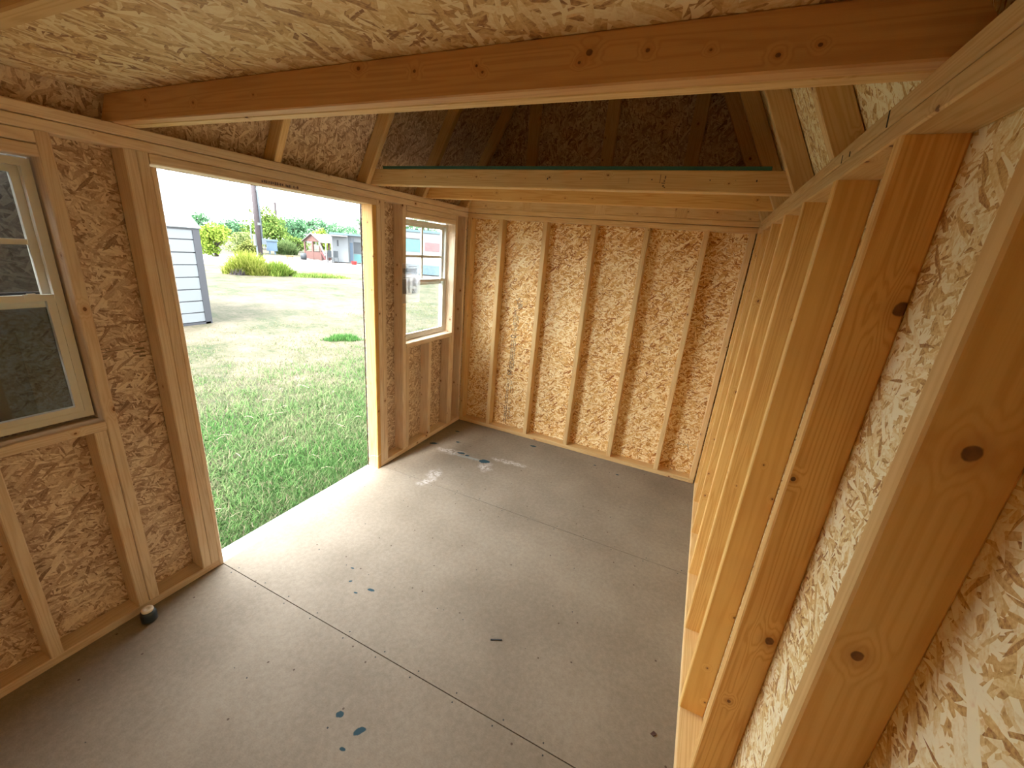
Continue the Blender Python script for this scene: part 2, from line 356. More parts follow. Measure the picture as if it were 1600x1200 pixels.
# ------------------------------------------------------------------ mesh helper
class MB:
    def __init__(self): self.v = []; self.f = []; self.uv = []; self.mi = []
    def face(self, pts, uvs, mi=0):
        b = len(self.v); self.v += [tuple(p) for p in pts]
        self.f.append(tuple(range(b, b + len(pts)))); self.uv += [tuple(q) for q in uvs]; self.mi.append(mi)
    def box(self, lo, hi, mi=0, frame=None, uvo=(0, 0), swap=False, mis=None):
        """box from lo to hi; frame = (origin, ex, ey, ez); mis = material per face -x +x -y +y -z +z"""
        o, ex, ey, ez = frame or (Vector((0, 0, 0)), Vector((1, 0, 0)), Vector((0, 1, 0)), Vector((0, 0, 1)))
        x0, y0, z0 = lo; x1, y1, z1 = hi
        P = lambda x, y, z: o + ex * x + ey * y + ez * z
        quads = [((x0, y1, z0), (x0, y0, z0), (x0, y0, z1), (x0, y1, z1), 1, 2), ((x1, y0, z0), (x1, y1, z0), (x1, y1, z1), (x1, y0, z1), 1, 2),
                 ((x0, y0, z0), (x1, y0, z0), (x1, y0, z1), (x0, y0, z1), 0, 2), ((x1, y1, z0), (x0, y1, z0), (x0, y1, z1), (x1, y1, z1), 0, 2),
                 ((x0, y1, z0), (x1, y1, z0), (x1, y0, z0), (x0, y0, z0), 0, 1), ((x0, y0, z1), (x1, y0, z1), (x1, y1, z1), (x0, y1, z1), 0, 1)]
        for k, (a, b, c, d, i, j) in enumerate(quads):
            uv = [((p[j] if swap else p[i]) + uvo[0], (p[i] if swap else p[j]) + uvo[1]) for p in (a, b, c, d)]
            self.face([P(*p) for p in (a, b, c, d)], uv, mis[k] if mis else mi)
        return self
    def lumber(self, o, L, A, B, l, a, b, uo=None, vo=None, c=0.13, mi=0, cut0=0.0, cut1=0.0):
        """board: length l along L, width a along A, thickness b along B, edges eased by c; cut0/cut1 slant the ends along A"""
        o, L, A, B = (Vector(q) for q in (o, L, A, B))
        uo = random.uniform(0, 4000) if uo is None else uo
        vo = random.uniform(0, 900) if vo is None else vo
        prof = [(c, 0), (a - c, 0), (a, c), (a, b - c), (a - c, b), (c, b), (0, b - c), (0, c)]
        cum = [0.0]
        for i in range(8):
            p, q = prof[i], prof[(i + 1) % 8]; cum.append(cum[-1] + math.hypot(q[0] - p[0], q[1] - p[1]))
        off = c
        def pt(i, e):
            pa, pb = prof[i % 8]
            t = (cut0 * pa / a) if e == 0 else l - cut1 * pa / a
            return o + L * t + A * pa + B * pb, t
        for i in range(8):
            p0, t0 = pt(i, 0); p1, t1 = pt(i + 1, 0); p2, t2 = pt(i + 1, 1); p3, t3 = pt(i, 1)
            va, vb = cum[i] + off + vo, cum[i + 1] + off + vo
            self.face([p0, p3, p2, p1], [(t0 + uo, va), (t3 + uo, va), (t2 + uo, vb), (t1 + uo, vb)], mi)
        for e in (0, 1):
            ps = [pt(i, e)[0] for i in range(8)]; us = [(prof[i][0] * 0.3 + uo, prof[i][1] + vo + 40) for i in range(8)]
            if e: ps.reverse(); us.reverse()
            self.face(ps, us, mi)
        return self
    def poly_prism(self, pts, nrm, th, mi=0, uvs=None):
        n = Vector(nrm) * th
        q = [Vector(p) for p in pts]; r = [p + n for p in q]
        us = uvs or [(p.x + p.y, p.z) for p in q]
        self.face(list(reversed(q)), list(reversed(us)), mi); self.face(r, us, mi)
        for i in range(len(q)):
            j = (i + 1) % len(q)
            self.face([q[i], q[j], r[j], r[i]], [us[i], us[j], (us[j][0], us[j][1] + th), (us[i][0], us[i][1] + th)], mi)
        return self
    def tube(self, pts, rad, n=8, mi=0, caps=True):
        pts = [Vector(p) for p in pts]; rad = rad if isinstance(rad, (list, tuple)) else [rad] * len(pts)
        rings = []
        for i, p in enumerate(pts):
            d = (pts[min(i + 1, len(pts) - 1)] - pts[max(i - 1, 0)]).normalized()
            x = d.orthogonal().normalized() if abs(d.z) > 0.9 else d.cross(Vector((0, 0, 1))).normalized()
            if abs(d.z) > 0.9: x = (Vector((1, 0, 0)) - d * d.x).normalized()
            y = d.cross(x)
            rings.append([p + (x * math.cos(2 * math.pi * k / n) + y * math.sin(2 * math.pi * k / n)) * rad[i] for k in range(n)])
        for i in range(len(pts) - 1):
            for k in range(n):
                j = (k + 1) % n
                self.face([rings[i][k], rings[i][j], rings[i + 1][j], rings[i + 1][k]], [(i * 5, k), (i * 5, k + 1), (i * 5 + 5, k + 1), (i * 5 + 5, k)], mi)
        if caps:
            self.face(list(reversed(rings[0])), [(0, 0)] * n, mi); self.face(rings[-1], [(0, 0)] * n, mi)
        return self
    def lathe(self, c, prof, n=24, mi=0):
        c = Vector(c)
        R = [[c + Vector((r * math.cos(2 * math.pi * k / n), r * math.sin(2 * math.pi * k / n), z)) for k in range(n)] for r, z in prof]
        for i in range(len(prof) - 1):
            for k in range(n):
                j = (k + 1) % n
                self.face([R[i][k], R[i][j], R[i + 1][j], R[i + 1][k]], [(0, 0)] * 4, mi)
        return self
    def build(self, name, mats, parent=None, smooth=False, weld=False):
        o0 = Vector(parent['_base']) if parent is not None and '_base' in parent else Vector((0, 0, 0))
        me = bpy.data.meshes.new(name)
        me.from_pydata([((Vector(p) - o0) * S)[:] for p in self.v], [], self.f)
        ul = me.uv_layers.new(name='UV')
        ul.data.foreach_set('uv', np.array(self.uv, dtype=np.float32).ravel())
        mats = mats if isinstance(mats, (list, tuple)) else [mats]
        for m in mats: me.materials.append(m)
        me.polygons.foreach_set('material_index', self.mi)
        if smooth: me.polygons.foreach_set('use_smooth', [True] * len(self.f))
        if smooth or weld:
            import bmesh
            bm = bmesh.new(); bm.from_mesh(me); bmesh.ops.remove_doubles(bm, verts=bm.verts, dist=1e-5); bm.to_mesh(me); bm.free()
        me.update()
        ob = bpy.data.objects.new(name, me); COL.objects.link(ob)
        if parent is not None: ob.parent = parent
        return ob

def tag(o, label=None, cat=None, group=None, kind=None):
    if label: o['label'] = label
    if cat: o['category'] = cat
    if group: o['group'] = group
    if kind: o['kind'] = kind
    return o
def thing(name, base, label, cat, group=None):
    o = bpy.data.objects.new(name, None); COL.objects.link(o)
    o.empty_display_size = 0.1
    o.location = Vector(base) * S; o['_base'] = tuple(base)
    return tag(o, label, cat, group)
def structure(name, label, mb=None, mats=None):
    if mb is None:
        o = bpy.data.objects.new(name, None); COL.objects.link(o)
    else: o = mb.build(name, mats)
    return tag(o, label, None, None, 'structure')
X, Y, Z = Vector((1, 0, 0)), Vector((0, 1, 0)), Vector((0, 0, 1))
def board(parent, name, o, L, A, B, l, a=3.5, b=1.5, mat=None, **kw):
    return MB().lumber(o, L, A, B, l, a, b, **kw).build(name, mat or M_LUM, parent)

# ------------------------------------------------------------------ dimensions of the garden shed
H = 76.64            # underside of the top plates
ZT = H + 3.0         # top of the double top plate
W = 89.32            # clear width between stud faces
YN = -137.2          # near wall stud face (behind the camera)
YF = 0.0             # far wall stud face
JT = ZT + 3.5        # top of the ceiling joists
OS = 0.6             # sheathing thickness
SL = 0.5235          # run per inch of rise of the lower roof slope
KZ = 112.0           # height of the roof's knee

# floor ---------------------------------------------------------------
floor = structure('floor', 'tan coated board floor of the wooden shed', MB().box((-4, -141, -6), (W + 3.9, 3.9, -0.75)), M_LUM)
for y0, y1 in ((-141, -92.65), (-92.5, -44.72), (-44.57, 3.9)):
    MB().box((0.0 if False else -0.2, y0, -0.74), (W + 3.5, y1, 0.0)).build('floor_panel', M_FLOOR, floor)
nb = MB()
for yy in (-93.3, -91.8, -45.4, -43.9):
    for k in range(12):
        xx = 4 + k * 7.6 + random.uniform(-.6, .6); s = 0.11
        nb.box((xx - s, yy - s, -0.02), (xx + s, yy + s, 0.015))
for k in range(46):
    xx, yy = random.uniform(5, 86), random.choice((-121, -105, -80, -68, -56, -32, -20, -8)) + random.uniform(-.5, .5); s = random.uniform(.06, .12)
    nb.box((xx - s, yy - s, -0.02), (xx + s, yy + s, 0.012))
tag(nb.build('nail_heads', M_DARK, floor), kind='stuff')

# left wall --------------------------------------------------------------
DL, DR, DH = -92.35, -46.55, 75.14      # door opening
W1A, W1B = -130.5, -105.2                # nearer window
W2A, W2B = -33.1, -7.75                  # farther window
SB, HB = 37.1, 73.6                      # window sill top, header underside
def osb_left(mb):
    xs = (-3.5 - OS, -3.5)
    for (y0, y1, z0, z1) in ((-141, W1A, -6, 80), (W1A, W1B, -6, SB), (W1A, W1B, HB, 80), (W1B, DL, -6, 80), (DL, DR, DH, 80), (DL, DR, -6, -0.9),
                             (DR, W2A, -6, 80), (W2A, W2B, -6, SB), (W2A, W2B, HB, 80), (W2B, 4.1, -6, 80)):
        mb.box((xs[0], y0, z0), (xs[1], y1, z1), mis=(1, 0, 0, 0, 0, 0), swap=True, uvo=(311, 97))
    return mb
wl_ = structure('wall_left', 'left shed wall of bare studs and strand board with doorway and two windows', osb_left(MB()), [M_OSBD, M_SIDING])
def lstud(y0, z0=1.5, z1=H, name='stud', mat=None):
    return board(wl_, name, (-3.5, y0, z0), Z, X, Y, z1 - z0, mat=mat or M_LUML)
for y0 in (-137.2, -132.0, W1B, -96.2, -94.7, -45.03, -43.5, -34.8, W2B, -1.5):
    lstud(y0 + (0.02 if y0 in (-94.7, -43.5) else 0))
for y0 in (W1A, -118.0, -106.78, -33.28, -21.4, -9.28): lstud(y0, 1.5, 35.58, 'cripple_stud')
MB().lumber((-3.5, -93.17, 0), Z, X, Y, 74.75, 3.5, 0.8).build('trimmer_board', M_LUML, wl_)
MB().lumber((-3.5, DR, 0), Z, X, Y, DH, 3.5, 1.48).build('trimmer_board', M_JAMB, wl_)
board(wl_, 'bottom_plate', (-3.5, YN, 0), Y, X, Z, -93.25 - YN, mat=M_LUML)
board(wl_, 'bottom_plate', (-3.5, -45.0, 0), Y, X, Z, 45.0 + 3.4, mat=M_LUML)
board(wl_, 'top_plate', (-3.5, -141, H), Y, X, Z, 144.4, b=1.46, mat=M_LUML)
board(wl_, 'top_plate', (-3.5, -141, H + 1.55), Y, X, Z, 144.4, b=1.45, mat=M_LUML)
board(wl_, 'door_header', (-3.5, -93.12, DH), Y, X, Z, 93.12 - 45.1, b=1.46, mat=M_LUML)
for a, b_ in ((W1A, W1B), (W2A, W2B)):
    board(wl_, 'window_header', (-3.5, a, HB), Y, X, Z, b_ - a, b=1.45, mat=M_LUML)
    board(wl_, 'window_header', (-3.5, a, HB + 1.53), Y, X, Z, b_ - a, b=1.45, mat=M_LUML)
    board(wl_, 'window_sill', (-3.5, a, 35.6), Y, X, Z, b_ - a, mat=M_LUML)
MB().lumber((-3.5 - OS - 0.1, DL - 4, -6), Z, X, Y, 88, 0.7, 4).lumber((-3.5 - OS - .1, DR, -6), Z, X, Y, 88, 0.7, 3.8).build('door_casing', M_SIDING, wl_)

# far wall ------------------------------------------------------------------
gable = [(-5.5, 3.5, 77.5), (W + 5.5, 3.5, 77.5), (W - (KZ - 79.64) * SL + 3.6, 3.5, KZ), (W / 2, 3.5, 126.5), ((KZ - 79.64) * SL - 3.6, 3.5, KZ)]
mbf = MB().box((-4.1, 3.5, -6), (W + 4.1, 3.5 + OS, 79.6), mis=(0, 0, 0, 1, 0, 0), swap=True, uvo=(733, 211))
wb = structure('wall_back', 'far shed end wall of upright studs over golden strand board', mbf, [M_OSBF, M_SIDING])
for x0 in [0.0] + [12.17 + 16 * i for i in range(5)] + [W - 1.75]:
    MB().lumber((x0, 0, 1.5), Z, Y, -X, H - 1.5, 3.5, -1.5).build('stud', M_LUM, wb) if False else MB().lumber((x0 + 1.5, 0, 1.5), Z, Y, -X, H - 1.5, 3.5, 1.5).build('stud', M_LUM, wb)
board(wb, 'bottom_plate', (0.03, 0, 0), X, Y, Z, W - 0.45)
board(wb, 'top_plate', (0.03, 0, H), X, Y, Z, W - 0.06, b=1.42)
board(wb, 'top_plate', (0.03, 0, H + 1.55), X, Y, Z, W - 0.06, b=1.42)
gm = MB().poly_prism([Vector(p) - Vector((0, 1.9, 0)) for p in gable], (0, 1, 0), OS)
gm.build('gable_panel', M_OSBD, wb)
for x0 in (20.2, 44.2, 67.5):
    zt = 118 if 30 < x0 < 60 else 113
    MB().lumber((x0, 0.05, ZT), Z, X, Y, zt - ZT, 3.5, 1.5).build('gable_stud', M_LUM, wb)

# right wall ----------------------------------------------------------------
wr = structure('wall_right', 'right shed wall of closely set studs over strand board', MB().box((W + 3.5, -141, -6), (W + 3.5 + OS, 4.1, 80), mis=(0, 1, 0, 0, 0, 0), swap=True, uvo=(57, 431)), [M_OSB, M_SIDING])
for k in range(8):
    y0 = -13.56 - 16.08 * k
    m = {4: M_STUDB, 5: M_STUDA, 6: M_STUDZ}.get(k, M_LUM2)
    hero = k in (4, 5, 6)
    MB().lumber((W, y0, 1.5), Z, X, Y, H - 1.5, 3.5, 1.5, uo=0.0 if hero else None, vo=0.0 if hero else None).build('stud', m, wr)
MB().lumber((W, -1.5, 1.5), Z, X, Y, H - 1.5, 3.5, 1.5).build('stud', M_LUM2, wr)
MB().lumber((W, YN, 1.5), Z, X, Y, H - 1.5, 3.5, 1.5).build('stud', M_LUM2, wr)
board(wr, 'bottom_plate', (W, -141, 0), Y, X, Z, 144.4)
board(wr, 'top_plate', (W, -141, H), Y, X, Z, 144.4, b=1.46)
board(wr, 'top_plate', (W, -141, H + 1.55), Y, X, Z, 144.4, b=1.45)
mk = MB()
for (y, z, dz, dy, w) in ((-89.6, 78.2, 1.25, .5, .22), (-80.4, 78.2, .5, .3, .25), (-77.6, 78.15, .8, .25, .15)):
    mk.lumber((W - 0.03, y, z), Vector((0, dy, dz)).normalized(), Y, X, math.hypot(dz, dy), w, 0.04, c=0.01)
mk.build('marker_stroke', M_BLACK, wr)

# near wall (behind the camera) ---------------------------------------------
wf = structure('wall_front', 'near shed end wall of studs and strand board', MB().box((-4.1, YN - 3.5 - OS, -6), (W + 4.1, YN - 3.5, 126)), M_OSBF)
for x0 in [0.1] + [12.17 + 16 * i for i in range(5)] + [W - 1.6]:
    MB().lumber((x0, YN, 1.5), Z, X, -Y, H - 1.5, 1.5, 3.5).build('stud', M_LUM, wf)
MB().lumber((0.03, YN, 0), X, Z, -Y, W - 0.06, 1.5, 3.5).build('bottom_plate', M_LUM, wf)
MB().lumber((0.03, YN, H), X, Z, -Y, W - 0.06, 3.0, 3.5).build('top_plate', M_LUM, wf)

# roof ---------------------------------------------------------------------------
def rl(z, out): return (z - 79.64) * SL - out          # x on the left slope
roof = structure('roof', 'dark strand board underside of the shed barn roof')
ro = 3.62
for side in (0, 1):
    mx = (lambda x: x) if side == 0 else (lambda x: W - x)
    n = Vector((-1, 0, SL)).normalized() if side == 0 else Vector((1, 0, SL)).normalized()
    za, zb = 75.2, KZ
    ya, yb = -141.5, 4.6
    for (y0, y1) in ((ya, -93.1), (-93.0, -45.1), (-45.0, yb)):
        pts = [(mx(rl(za, ro)), y0, za), (mx(rl(za, ro)), y1, za), (mx(rl(zb, ro)), y1, zb), (mx(rl(zb, ro)), y0, zb)]
        MB().poly_prism(pts, n, OS, uvs=[(y0 + 77 * side, 0), (y1 + 77 * side, 0), (y1 + 77 * side, 42), (y0 + 77 * side, 42)]).build('roof_panel', M_OSBD if side == 0 else M_OSB, roof)
    kx = rl(KZ, ro); zr = 126.5
    n2 = Vector((-(zr - KZ), 0, W / 2 - kx)).normalized()
    if side: n2.x = -n2.x
    for (y0, y1) in ((ya, -93.1), (-93.0, -45.1), (-45.0, yb)):
        pts = [(mx(kx), y0, KZ), (mx(kx), y1, KZ), (W / 2, y1, zr), (W / 2, y0, zr)]
        MB().poly_prism(pts, n2, OS, uvs=[(y0, 50), (y1, 50), (y1, 84), (y0, 84)]).build('roof_panel', M_OSBD, roof)
def rafter(y0, th=1.5, z0=ZT):
    for side in (0, 1):
        sgn = 1 if side == 0 else -1
        xb = 0.0 if side == 0 else W
        L = Vector((SL * sgn, 0, 1)).normalized(); Nn = Vector((-1 * sgn, 0, SL)).normalized()
        ln = (KZ - 2.0 - z0) / L.z
        # A points outward from the inner edge, so the foot is cut level with the plate
        A = Nn; B = Y
        MB().lumber((xb, y0, z0), L, A, B, ln, 3.1, th, cut0=-3.1 * A.z / L.z, cut1=-1.2).build('rafter', M_LUM, roof)
        kx = xb + sgn * (KZ - 2 - 79.64) * SL
        P0 = Vector((kx - 1.5 * sgn, y0, KZ - 3.5)); P1 = Vector((W / 2, y0, 122.5))
        L2 = (P1 - P0).normalized(); A2 = Vector((-L2.z * sgn, 0, L2.x * sgn))
        MB().lumber(P0, L2, A2, B, (P1 - P0).length, 3.1, th).build('rafter', M_LUM, roof)
for y0 in (-72.5, -48.45, -25.9): rafter(y0)
rafter(-1.52)
for y0 in (-139.5, -116.7 - 1.5): rafter(y0, z0=JT + 0.7)

# near loft: its underside is the ceiling over the camera -----------------------
ceil = structure('ceiling', 'pale strand board loft floor overhead on doubled beam', MB().box((-0.9, -140.6, JT), (W + 0.9, -93.0, JT + 0.62), swap=False, uvo=(190, 23)), M_OSBC)
def joist(parent, name, y0, b=1.5, mat=None, hero=False):
    # ends clipped to the roof slope
    return MB().lumber((-2.9, y0, ZT), X, Z, Y, W + 5.8, 3.5, b, cut0=2.45, cut1=2.45, mat=None, **({'uo': -2.9, 'vo': 0.0} if hero else {})) .build(name, mat or M_LUM, parent) if False else MB().lumber((-2.9, y0, ZT), X, Z, Y, W + 5.8, 3.5, b, cut0=2.45, cut1=2.45, uo=(0.0 if hero else None), vo=(0.0 if hero else None)).build(name, mat or M_LUM, parent)
joist(ceil, 'tie_beam', -96.95, mat=M_BEAM, hero=True)
joist(ceil, 'tie_beam', -95.36, mat=M_LUM)
joist(ceil, 'ceiling_joist', -116.7)
joist(ceil, 'ceiling_joist', -138.7)

# far loft -----------------------------------------------------------------------
loft = structure('trim_1', 'far loft platform with green edged deck across the shed', MB().box((3.9, -46.9, JT), (85.6, 1.2, JT + 0.62), mis=(1, 1, 1, 1, 0, 0)), [M_OSBD, M_GREEN])
loft.name = 'loft_platform'
joist(loft, 'loft_joist', -46.95, b=2.4)
joist(loft, 'loft_joist', -24.35, b=1.8, mat=M_LUM2)
joist(loft, 'loft_joist', 0.1, b=1.4)
jm = MB()
for x in (3.6, 9.0, 12.8, 16.4, 22.4, 31, 34.6, 41.5, 46.4, 53.4, 66.8, 76.6, 80.6, 83.8):
    jm.box((x - .09, -47.0, 81.4 + random.uniform(-.1, .2)), (x + .09, -46.9, 81.62 + random.uniform(-.1, .1)))
tag(jm.build('nail_heads', M_DARK, loft), kind='stuff')
sm = MB()
for x, z, w, h in ((68.2, 81.0, .1, 1.4), (68.9, 81.2, .25, .3), (69.0, 81.7, .22, .5), (68.6, 80.9, .6, .16), (68.8, 80.4, .3, .3), (69.1, 80.2, .25, .2), (62.6, 80.9, .07, .9)):
    sm.box((x, -46.99, z), (x + w, -46.93, z + h))
sm.build('grade_stamp', M_INK, loft)

# threshold ------------------------------------------------------------------------
thr = MB().lumber((-4.4, DL + 0.02, -0.85), Y, X, Z, DR - DL - 0.04, 4.2, 0.88)
structure('trim_2', 'bright pale threshold strip along the doorway', thr, M_ALUM)

# ------------------------------------------------------------------ windows
def window(name, label, y0, y1, z0, z1, xi, meet):
    root = bpy.data.objects.new(name, None); COL.objects.link(root); tag(root, label, kind='structure')
    xo = xi - 2.2
    f = MB(); t = 0.95
    f.box((xo, y0, z0), (xi, y0 + t, z1)).box((xo, y1 - t, z0), (xi, y1, z1)).box((xo, y0 + t, z1 - t), (xi, y1 - t, z1)).box((xo, y0 + t, z0), (xi, y1 - t, z0 + t))
    f.build('window_frame', M_VINYL, root)
    def sash(nm, xa, xb, za, zb, w=0.85, grid=False):
        a, b = y0 + t, y1 - t
        m = MB().box((xa, a, za), (xb, a + w, zb)).box((xa, b - w, za), (xb, b, zb)).box((xa, a + w, zb - w), (xb, b - w, zb)).box((xa, a + w, za), (xb, b - w, za + w))
        s = m.build(nm, M_VINYL, root)
        xm = (xa + xb) / 2
        MB().box((xm - .06, a + w, za + w), (xm + .06, b - w, zb - w)).build('pane', M_GLASS, s)
        if grid:
            ym, zm = (y0 + y1) / 2, (za + zb) / 2 - 0.35
            MB().box((xm - .22, ym - .36, za + w), (xm + .22, ym + .36, zb - w)).build('muntin', M_VINYL, s)
            MB().box((xm - .2, a + w, zm - .36), (xm + .2, b - w, zm + .36)).build('muntin', M_VINYL, s)
        return s
    sash('upper_sash', xi - 1.7, xi - 0.95, meet - 0.9, z1 - t, grid=True)
    sash('lower_sash', xi - 0.85, xi - 0.1, z0 + t, meet + 0.9)
    lt = MB().box((xi - 0.3, y1 - 3.9, meet + 0.55), (xi + 0.15, y1 - 2.3, meet + 1.0)).box((xi - 0.1, y1 - 3.6, meet + .9), (xi + .3, y1 - 2.8, meet + 1.15))
    lt.build('latch', M_VINYL, root)
    MB().box((xo + .1, y0 + t, z0 + t), (xo + .16, y1 - t, meet)).build('insect_screen', M_SCREEN, root) if name == 'window_1' else None
    return root
window('window_1', 'nearer vinyl window with dark panes left of the doorway', W1A + .35, W1B - .3, 37.75, 73.3, -2.15, 55.3)
window('window_2', 'small farther gridded window looking out on the bright lawn', W2A + .3, W2B - .3, 37.3, 73.35, -2.95, 54.9)

# door leaf folded back flat against the outside of the wall, seen through window_1
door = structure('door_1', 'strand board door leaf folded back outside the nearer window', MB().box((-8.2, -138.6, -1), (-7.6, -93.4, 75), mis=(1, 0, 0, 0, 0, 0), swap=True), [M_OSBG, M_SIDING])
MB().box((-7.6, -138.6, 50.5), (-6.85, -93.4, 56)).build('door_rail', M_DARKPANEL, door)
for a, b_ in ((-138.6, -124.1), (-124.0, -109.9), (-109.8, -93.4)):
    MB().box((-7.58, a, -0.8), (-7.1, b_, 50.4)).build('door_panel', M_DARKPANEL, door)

# ------------------------------------------------------------------ printed marks
def glyphs(ch, size, o, ex, ey, name, mat, parent):
    cu = bpy.data.curves.new('t', 'FONT'); cu.body = ch; cu.size = size; cu.resolution_u = 2
    ob = bpy.data.objects.new('t', cu); COL.objects.link(ob)
    dg = bpy.context.evaluated_depsgraph_get(); dg.update()
    me = bpy.data.meshes.new_from_object(ob.evaluated_get(dg))
    bpy.data.objects.remove(ob)
    ez = Vector(ex).cross(Vector(ey))
    for v in me.vertices:
        v.co = (Vector(o) + Vector(ex) * v.co.x + Vector(ey) * v.co.y) * S
    me.materials.clear(); me.materials.append(mat)
    r = bpy.data.objects.new(name, me); COL.objects.link(r); r.parent = parent
    return r
yk = 3.47
st = MB()
def bar(x0, x1, z0, z1): st.box((x0, yk - .01, z0), (x1, yk + .02, z1))
c5 = Vector((20.6, yk, 49.8))
star = [c5 + Vector((math.sin(k * math.pi / 5) * (1.5 if k % 2 == 0 else .62), 0, math.cos(k * math.pi / 5) * (1.5 if k % 2 == 0 else .62))) for k in range(10)]
star_i = [c5 + (p - c5) * 0.72 for p in star]
for k in range(10):
    a, b, c_, d = star[k], star[(k + 1) % 10], star_i[(k + 1) % 10], star_i[k]
    st.face([a, b, c_, d], [(0, 0)] * 4)
for k in range(5): bar(20.4 + k * .36, 20.56 + k * .36, 47.2 + .1 * k, 49.2)
bar(18.9, 20.1, 46.5, 46.62); bar(19.95, 20.05, 38.6, 46.6)
def text_rows(x0, x1, z0, z1, rows, dens=.75, hh=.3):
    for r in range(rows):
        xa = x0 + (x1 - x0) * r / rows; xb = xa + (x1 - x0) / rows * .62
        z = z1
        while z > z0:
            ln = random.uniform(.14, .4)
            if random.random() < dens: bar(xa + random.uniform(0, .08), xb - random.uniform(0, .1), z - ln, z)
            z -= ln + random.uniform(.05, .14)
text_rows(18.9, 19.9, 39.4, 46.2, 2); text_rows(20.3, 21.3, 40.6, 44.6, 2); text_rows(20.2, 20.8, 37.6, 39.6, 1)
for k in range(14):
    a0, a1 = 2 * math.pi * k / 14, 2 * math.pi * (k + 1) / 14
    cc = Vector((19.5, yk, 37.0))
    pt = lambda a, r, q: cc + Vector((math.cos(a) * r * 1.5, 0, math.sin(a) * r * .8))
    st.face([pt(a0, .8, 0), pt(a1, .8, 0), pt(a1, .45, 0), pt(a0, .45, 0)], [(0, 0)] * 4)
for x in (18.8, 19.55, 20.35): bar(x, x + .09, 24.6, 36.0)
bar(18.8, 20.7, 24.5, 24.62)
text_rows(18.95, 19.5, 25, 35.8, 1); text_rows(19.7, 20.3, 25, 35.8, 1); text_rows(20.45, 20.9, 25.2, 35, 1, .6)
text_rows(18.4, 19.6, 14.5, 20.6, 2); text_rows(20.0, 20.6, 15.2, 20.6, 1); bar(20.9, 21.0, 15, 20.6)
text_rows(18.2, 19.6, 2.2, 14.3, 2, .85); text_rows(19.8, 21.0, 4, 11.2, 2)
st.build('board_stamp', M_INK, wb)
glyphs('85', 2.3, (18.35, yk - .01, 24.1), (0, 0, -1), (1, 0, 0), 'board_stamp_figure', M_BLACK, wb)
zz = MB(); pts = [(81.9 + .42 * k, yk, 11.2 + (.35 if k % 2 else -.35) + .05 * k) for k in range(8)] + [(85.5, yk, 9.6)]
zz.tube(pts, .09, 4); zz.build('pencil_scrawl', M_INK, wb)
hd = MB(); y = -75.5
while y < -67.6:
    ln = random.uniform(.12, .34)
    if random.random() < .85: hd.box((-.02, y, 75.45 + random.uniform(0, .12)), (.02, y + ln, 75.95 + random.uniform(-.1, .05)))
    y += ln + random.uniform(.06, .2)
hd.build('grade_stamp', M_INKP, wl_)
ls = MB()
for (z, y0, y1, h) in ((47.3, -103.4, -101.4, .12), (46.8, -103.4, -99.8, .1), (46.2, -103.4, -101.9, .12), (45.7, -103.3, -102, .12), (47.1, -99.0, -98.2, .2), (46.5, -98.2, -97.0, .3), (45.9, -98.6, -97.1, .25), (47.6, -97.6, -96.6, .2), (45.2, -97.9, -97.0, .3)):
    ls.box((-3.49, y0, z), (-3.46, y1, z + h))
ls.build('board_stamp', M_INK, wl_)

# ------------------------------------------------------------------ small things indoors
b = thing('bottle', (2.65, -106.75, 0), 'small dark bottle with white cap against the left bottom plate', 'bottle')
MB().lathe((2.65, -106.75, 0), [(0, 0.0), (1.0, 0.0), (1.15, .15), (1.17, 1.5), (1.08, 1.85), (.85, 2.05), (0, 2.06)]).build('body', M_NAVY, b, smooth=True)
cp = MB().lathe((2.65, -106.75, 2.05), [(0.84, 0), (.86, .1), (.84, .36), (.76, .44), (.3, .44), (.27, .38), (0, .38)]).build('cap', M_CAPW, b, smooth=True)
MB().lathe((2.65, -106.75, 2.43), [(.26, 0.0), (.22, .05), (0, .05)], n=12).build('cap_hole', M_DARK, cp)

sl = thing('instruction_sheet', (0.15, -35.3, 50), 'printed sheet in a clear sleeve taped beside the gridded window', 'sheet')
def sheet(y0, y1, z0, z1, x, mat, name, par, wav=.25, ny=8, nz=8):
    m = MB(); P = lambda i, j: (x + wav * math.sin(j / nz * 3.0) * (i / ny) + .15 * math.sin(i * .9) * wav, y0 + (y1 - y0) * i / ny, z0 + (z1 - z0) * j / nz)
    for i in range(ny):
        for j in range(nz): m.face([P(i, j), P(i + 1, j), P(i + 1, j + 1), P(i, j + 1)], [(i, j)] * 4)
    return m.build(name, mat, par, smooth=True)
sheet(-35.5, -27.3, 49.6, 61.1, .2, M_FILM, 'plastic_sleeve', sl)
sheet(-35.3, -28.2, 52.0, 60.9, .14, M_PAPER, 'printed_page', sl)
pr_ = MB()
for (ya, yb, za, zb) in ((-35.2, -28.7, 58.4, 59.6), (-34.9, -28.5, 58.1, 58.25), (-35.2, -33.6, 52.4, 56.6), (-32.9, -31.9, 52.6, 56.6), (-30.9, -28.9, 54.4, 56.7), (-35, -28.6, 56.9, 57.1), (-32.6, -28.6, 60.0, 60.2), (-31, -28.7, 52.3, 53.6)):
    pr_.box((.28, ya, za), (.30, yb, zb))
pr_.build('print', M_PRINT, sl)

